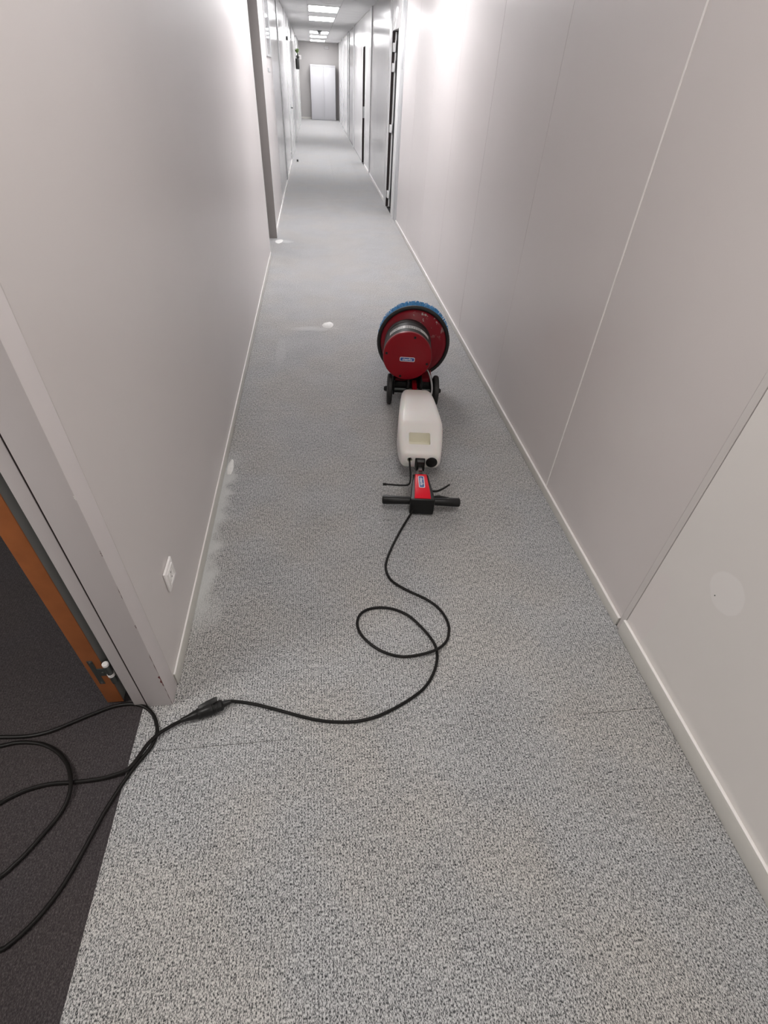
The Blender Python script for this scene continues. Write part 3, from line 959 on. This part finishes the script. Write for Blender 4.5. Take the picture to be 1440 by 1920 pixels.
obj('chassis_plates', bm, M_black, mach, bevel=0.004)
bm = loft_bm([(0.36, 0.014, 0.085, 0.130, 0.006), (0.44, 0.015, 0.085, 0.140, 0.006), (0.4975, 0.016, 0.100, 0.150, 0.006)])
obj('handle_joint', bm, M_red, mach, smooth=True, label='red pivot bracket')
bm = bmesh.new()
bx(bm, -0.048, -0.034, 0.40, 0.60, 0.07, 0.185)
bx(bm, 0.030, 0.044, 0.40, 0.60, 0.07, 0.185)
obj('fork', bm, M_black, mach, bevel=0.004)
obj('motor_cable', tube_bm(catmull([(0.055, 0.56, 0.19), (0.075, 0.53, 0.205), (0.095, 0.48, 0.18), (0.105, 0.43, 0.15), (0.10, 0.38, 0.12), (0.07, 0.33, 0.105)], 6), 0.0055), M_alu, mach, smooth=True, label='grey flexible motor cable')

# handle tube
lathe('handle_tube', M_steel, [(0, 0), (0, 0.0165), (0.82, 0.0165), (0.82, 0)], (0, 0.44, 0.118), (0, -1, -0.055), mach, n=28)
# tank
secs = [(0.292, 0.066, 0.115, 0.168, 0.024), (0.288, 0.078, 0.100, 0.185, 0.03), (0.275, 0.085, 0.092, 0.200, 0.034), (0.24, 0.090, 0.086, 0.214, 0.036),
        (0.16, 0.0975, 0.080, 0.226, 0.036), (0.06, 0.1055, 0.076, 0.235, 0.034), (-0.05, 0.113, 0.072, 0.239, 0.032), (-0.128, 0.117, 0.070, 0.240, 0.030),
        (-0.150, 0.1175, 0.069, 0.234, 0.030), (-0.22, 0.114, 0.070, 0.205, 0.030), (-0.275, 0.108, 0.074, 0.185, 0.030), (-0.302, 0.104, 0.078, 0.176, 0.030),
        (-0.317, 0.098, 0.083, 0.166, 0.028), (-0.324, 0.090, 0.090, 0.157, 0.026)]
secs = [(a, b * 0.975, c, d, e) for a, b, c, d, e in secs]
tb = loft_bm(secs, 6)
bmesh.ops.recalc_face_normals(tb, faces=tb.faces[:])
tm = bpy.data.meshes.new('tank')
tb.to_mesh(tm)
tm.materials.append(M_tank)
tm.materials.append(M_tank_in)
tank0 = bpy.data.objects.new('tank_source', tm)
C.objects.link(tank0)


def cutter(bm):
    me = bpy.data.meshes.new('cutter')
    bmesh.ops.recalc_face_normals(bm, faces=bm.faces[:])
    bm.to_mesh(me)
    me.materials.append(M_tank)
    me.materials.append(M_tank_in)
    for p in me.polygons:
        p.material_index = 1
    o = bpy.data.objects.new('cutter', me)
    C.objects.link(o)
    return o


cuts = []
bm = bmesh.new()
bx(bm, -0.060, 0.046, -0.270, -0.203, 0.158, 0.30)
bmesh.ops.bevel(bm, geom=bm.edges[:], offset=0.003, segments=2, affect='EDGES')
cuts.append(cutter(bm))
bm = bmesh.new()                                    # channel for the handle clamp
bx(bm, -0.027, 0.021, -0.40, -0.268, 0.05, 0.142)
cuts.append(cutter(bm))
bm = tube_bm([Vector((-0.054, -0.36, 0.128)), Vector((-0.054, -0.285, 0.132))], 0.0125, 20)
cuts.append(cutter(bm))
for c in cuts:
    md = tank0.modifiers.new('cut', 'BOOLEAN')
    md.operation = 'DIFFERENCE'
    md.object = c
    md.solver = 'EXACT'
    try:
        md.material_mode = 'INDEX'
    except Exception:
        pass
dg = bpy.context.evaluated_depsgraph_get()
me = bpy.data.meshes.new_from_object(tank0.evaluated_get(dg))
for c in cuts + [tank0]:
    bpy.data.objects.remove(c)
tank = obj('solution_tank', me, M_tank, mach, smooth=True, auto=50, label='milky white plastic tank with a grip opening')
# raised rim round the grip opening
# black cap and rod hole
lathe('tank_cap', M_black, [(0.000, 0), (0.0, 0.0285), (0.004, 0.0285), (0.005, 0.0265), (0.005, 0)], (0.055, -0.3235, 0.120), (0, -1, 0), mach, n=32, label='round black filler cap')
lathe('rod_grommet', M_groove, [(0.0, 0), (0.0, 0.0115), (0.003, 0.0115), (0.003, 0)], (-0.054, -0.300, 0.131), (0, -1, 0), mach, n=20)
bm = loft_bm([(-0.345, 0.020, 0.078, 0.132, 0.006), (-0.335, 0.022, 0.070, 0.140, 0.006), (-0.275, 0.022, 0.070, 0.141, 0.006)])
obj('handle_clamp', bm, M_black, mach, smooth=True)
bm = bmesh.new()
bx(bm, -0.010, 0.008, -0.375, -0.346, 0.092, 0.108)
obj('clamp_pin', bm, M_steel, mach, bevel=0.003)

# switch housing with red lid
hs = [(-0.386, 0.036, 0.052, 0.086, 0.006), (-0.39, 0.038, 0.048, 0.090, 0.006), (-0.570, 0.056, 0.010, 0.098, 0.006), (-0.585, 0.057, 0.008, 0.098, 0.004), (-0.590, 0.055, 0.010, 0.094, 0.004)]
obj('switch_housing', loft_bm(hs, 3), M_black, mach, smooth=True)
# rear stub beside the lid
bm = bmesh.new()
secs = [(-0.392, 0.0275, 0.086, 0.094, 0.003), (-0.400, 0.029, 0.086, 0.101, 0.004), (-0.545, 0.036, 0.090, 0.110, 0.004), (-0.583, 0.038, 0.092, 0.1005, 0.003)]
obj('housing_lid', loft_bm(secs, 3), M_redlid, mach, smooth=True, label='bright red lid')
xa = Vector((0.0, 1, -0.09)).normalized()
# lettering runs along the handle
slope = (0.110 - 0.101) / (0.545 - 0.400)
xv = Vector((0, 1, -slope)).normalized()
zv = Vector((0, slope, 1)).normalized()
yv = zv.cross(xv)
badge(mach, face_matrix(Vector((-0.001, -0.468, 0.1063)), -xv, -yv, zv), 0.098, 0.029, 'cleanfix', 0.0215)

# grips
for s, u_end, u_in in ((-1, -0.186, -0.054), (1, 0.182, 0.054)):
    L_ = abs(u_end - u_in)
    lathe('grip', M_black, [(0, 0), (0, 0.018), (0.03, 0.019), (L_ - 0.01, 0.0215), (L_ - 0.004, 0.020), (L_, 0.014), (L_, 0)], (u_in, -0.550, 0.056), (s, 0, 0), mach, n=28)
bm = tube_bm(catmull([(0.052, -0.515, 0.052), (0.09, -0.512, 0.052), (0.13, -0.518, 0.050), (0.155, -0.527, 0.050)], 4), 0.0075, 8)
obj('dead_man_lever', bm, M_black, mach, smooth=True)
bm = tube_bm(catmull([(0.046, -0.475, 0.058), (0.075, -0.477, 0.060), (0.105, -0.462, 0.063), (0.142, -0.430, 0.067)], 6), lambda i: 0.0062 - 0.0001 * i, 8)
obj('release_lever', bm, M_black, mach, smooth=True)
rod = tube_bm(catmull([(-0.054, -0.296, 0.130), (-0.053, -0.345, 0.112), (-0.050, -0.395, 0.094), (-0.051, -0.430, 0.082), (-0.058, -0.450, 0.076), (-0.075, -0.458, 0.074), (-0.12, -0.459, 0.074), (-0.168, -0.456, 0.074)], 6), 0.0045, 10)
r_o = obj('water_rod', rod, M_black, mach, smooth=True, label='black bent release rod')
lathe('rod_tip', M_black, [(0, 0), (0, 0.0068), (0.018, 0.0068), (0.018, 0)], (-0.166, -0.456, 0.074), (-1, 0, 0), r_o, n=12)

# ------------------------------------------------------------------ cables
CR = 0.0052


def cord_points(px, z=CR, lifts=()):
    pts = []
    for i, (x, y) in enumerate(px):
        pts.append(floor_at(x, y, z + 0.0005 + dict(lifts).get(i, 0.0)))
    return pts


mc = [(775, 955), (765, 972), (748, 1000), (733, 1030), (724, 1055), (725, 1073), (736, 1090), (762, 1106), (800, 1124), (825, 1143), (840, 1168),
      (841, 1190), (834, 1206), (816, 1219), (785, 1228), (752, 1231), (718, 1222), (693, 1206), (677, 1189), (670, 1171), (674, 1154), (689, 1143), (713, 1139),
      (741, 1143), (768, 1156), (792, 1178), (808, 1197), (818, 1216), (819, 1240), (811, 1266), (796, 1289), (773, 1308), (740, 1328), (705, 1344),
      (672, 1352), (640, 1354), (600, 1351), (560, 1342), (520, 1331), (480, 1321), (450, 1316), (432, 1317), (420, 1320)]
lift = {0: 0.045, 1: 0.012, 12: 0.004, 13: 0.0125, 14: 0.005, -1: 0}
P_ = cord_points(mc, CR, {k: v for k, v in lift.items() if k > 0})
P_[0] = floor_at(775, 957, 0.035)
P_[-1].z = 0.018
P_[-2].z = 0.013
pc = keep_world(obj('power_cord', tube_bm(catmull(P_, 6), CR, 10), M_cable, None, smooth=True), mach)
# plug end of the machine's cord
ca, cb = floor_at(425, 1318, 0.02), floor_at(350, 1347, 0.02)
D = (cb - ca).normalized()
LEN = (cb - ca).length


def along(t, z=0.0):
    p = ca + D * t
    return Vector((p.x, p.y, 0.020 + z))


plug = lathe('plug', M_black, [(0.0, 0), (0.0, 0.0075), (0.012, 0.0085), (0.022, 0.0105), (0.0235, 0.0135), (0.028, 0.0175), (0.034, 0.0175), (0.035, 0.0165), (0.039, 0.0165), (0.040, 0.0178), (0.044, 0.0178), (0.0455, 0.0165), (0.049, 0.0165), (0.050, 0.0178), (0.054, 0.0178), (0.054, 0)],
             along(-0.012), D, None, n=28)
plug.parent = pc
plug.matrix_parent_inverse = pc.matrix_parent_inverse.copy() if False else Matrix.Identity(4)

# extension cord
ext = thing('extension_cord', 'long black extension cord coiled over the dark office carpet, its socket beside the door post', 'cord', (along(0.06).x, along(0.06).y, 0))
strand2 = [(352, 1346), (338, 1354), (318, 1364), (296, 1377), (277, 1395), (262, 1416), (250, 1432), (236, 1445), (215, 1453), (184, 1461), (135, 1467), (95, 1470), (54, 1480), (22, 1494), (0, 1506)]
out1 = [(-60, 1545), (-140, 1590), (-200, 1560), (-190, 1480), (-110, 1425)]
loop3 = [(0, 1399), (27, 1393), (54, 1392), (81, 1396), (106, 1409), (124, 1429), (132, 1453), (132, 1478), (124, 1505), (108, 1532), (81, 1564), (49, 1600), (27, 1621), (0, 1644)]
out2 = [(-80, 1700), (-180, 1720), (-260, 1640), (-270, 1500), (-190, 1410), (-80, 1385)]
strand1 = [(0, 1382), (54, 1380), (95, 1371), (135, 1355), (176, 1338), (215, 1324), (249, 1320), (272, 1326), (287, 1340), (294, 1359), (294, 1376), (286, 1396), (272, 1415), (254, 1436), (237, 1459), (217, 1489), (195, 1524), (173, 1564), (149, 1608), (122, 1654), (95, 1692), (68, 1724), (41, 1751), (16, 1772), (0, 1781)]
out3 = [(-60, 1800), (-160, 1790), (-300, 1700)]
ER = 0.0056
allp = strand2 + out1 + loop3 + out2 + strand1 + out3
n2, n3, n1 = len(strand2), len(loop3), len(strand1)
o3 = n2 + len(out1)
o1 = o3 + n3 + len(out2)
lf = {}
for k, v in ((2, .003), (3, .010), (4, .011), (5, .011), (6, .010), (7, .009), (8, .004)):     # lies over the returning strand
    lf[k] = v
for k, v in ((o3 + 5, .003), (o3 + 6, .009), (o3 + 7, .009), (o3 + 8, .004)):
    lf[k] = v
P_ = cord_points(allp, ER, lf)
for p in P_[n2:n2 + len(out1)]:
    p.z += 0.014
for p in P_[o3 + n3:o3 + n3 + len(out2)]:
    p.z += 0.014
P_[0] = along(0.134)
P_[1] = along(0.152, -0.004)
P_[2].z = 0.012
cable = keep_world(obj('cable', tube_bm(catmull(P_, 6), ER, 10), M_cable, None, smooth=True), ext)
sk = lathe('socket_body', M_black, [(0.0425, 0), (0.0425, 0.0175), (0.044, 0.0192), (0.068, 0.0192), (0.070, 0.0178), (0.088, 0.0175), (0.091, 0.0150), (0.110, 0.0120), (0.125, 0.0085), (0.140, 0.0075), (0.140, 0)],
           along(0), D, None, n=28)
keep_world(sk, ext)
# flap lid standing open over the socket
side = Vector((-D.y, D.x, 0))
if side.y < 0:
    side = -side
bm = bmesh.new()
hinge = along(0.084, 0.014) + side * 0.008
tip = along(0.024, 0.021) + side * 0.014
U = (tip - hinge)
wv = side * 0.008 + Vector((0, 0, 0.003))
th = Vector((0, 0, 1)).cross(U).normalized()
thk = U.cross(wv).normalized() * 0.003
c0 = [hinge - wv, hinge + wv, hinge + U * .55 + wv * 1.15, tip + wv * .9, tip - wv * .9, hinge + U * .55 - wv * 1.15]
lo = [bm.verts.new(p - thk) for p in c0]
hi = [bm.verts.new(p + thk) for p in c0]
bm.faces.new(lo[::-1]); bm.faces.new(hi)
for k in range(6):
    j = (k + 1) % 6
    bm.faces.new((lo[k], lo[j], hi[j], hi[k]))
lid = obj('socket_lid', bm, M_black, None, bevel=0.0015)
keep_world(lid, ext)

# ------------------------------------------------------------------ leftover foam
def foam(x, y, rx, ry, h, label, seed):
    r = random.Random(seed)
    ph = [r.uniform(0, 6.28) for _ in range(4)]
    bm = bmesh.new()
    nr, na = 5, 28
    cen = bm.verts.new((0, 0, h))
    prev = None
    for i in range(1, nr + 1):
        f = i / nr
        ring = []
        for k in range(na):
            a = 2 * math.pi * k / na
            w = 1 + 0.12 * math.sin(2 * a + ph[0]) + 0.07 * math.sin(3 * a + ph[1]) + 0.02 * math.sin(7 * a + ph[2])
            z = h * math.sqrt(max(0, 1 - f * f)) * (1 + 0.05 * f * math.sin(5 * a + ph[3]))
            ring.append(bm.verts.new((rx * f * w * math.cos(a), ry * f * w * math.sin(a), z)))
        if prev is None:
            for k in range(na):
                bm.faces.new((cen, ring[k], ring[(k + 1) % na]))
        else:
            for k in range(na):
                bm.faces.new((prev[k], ring[k], ring[(k + 1) % na], prev[(k + 1) % na]))
        prev = ring
    bm.faces.new(prev[::-1])
    o = obj('foam_patch', bm, M_foam, None, smooth=True)
    o.location = (x, y, 0.0003)
    return tag(o, label, 'foam')


foam(0.053, 4.07, 0.042, 0.062, 0.016, 'small white blob of foam on the open carpet left of the red machine', 1)
foam(-0.468, 6.72, 0.045, 0.09, 0.004, 'white foam smear at the foot of the shaded door reveal, far left', 2)
foam(-0.492, 2.14, 0.014, 0.075, 0.010, 'white foam strip against the left skirting, level with the tank', 3)
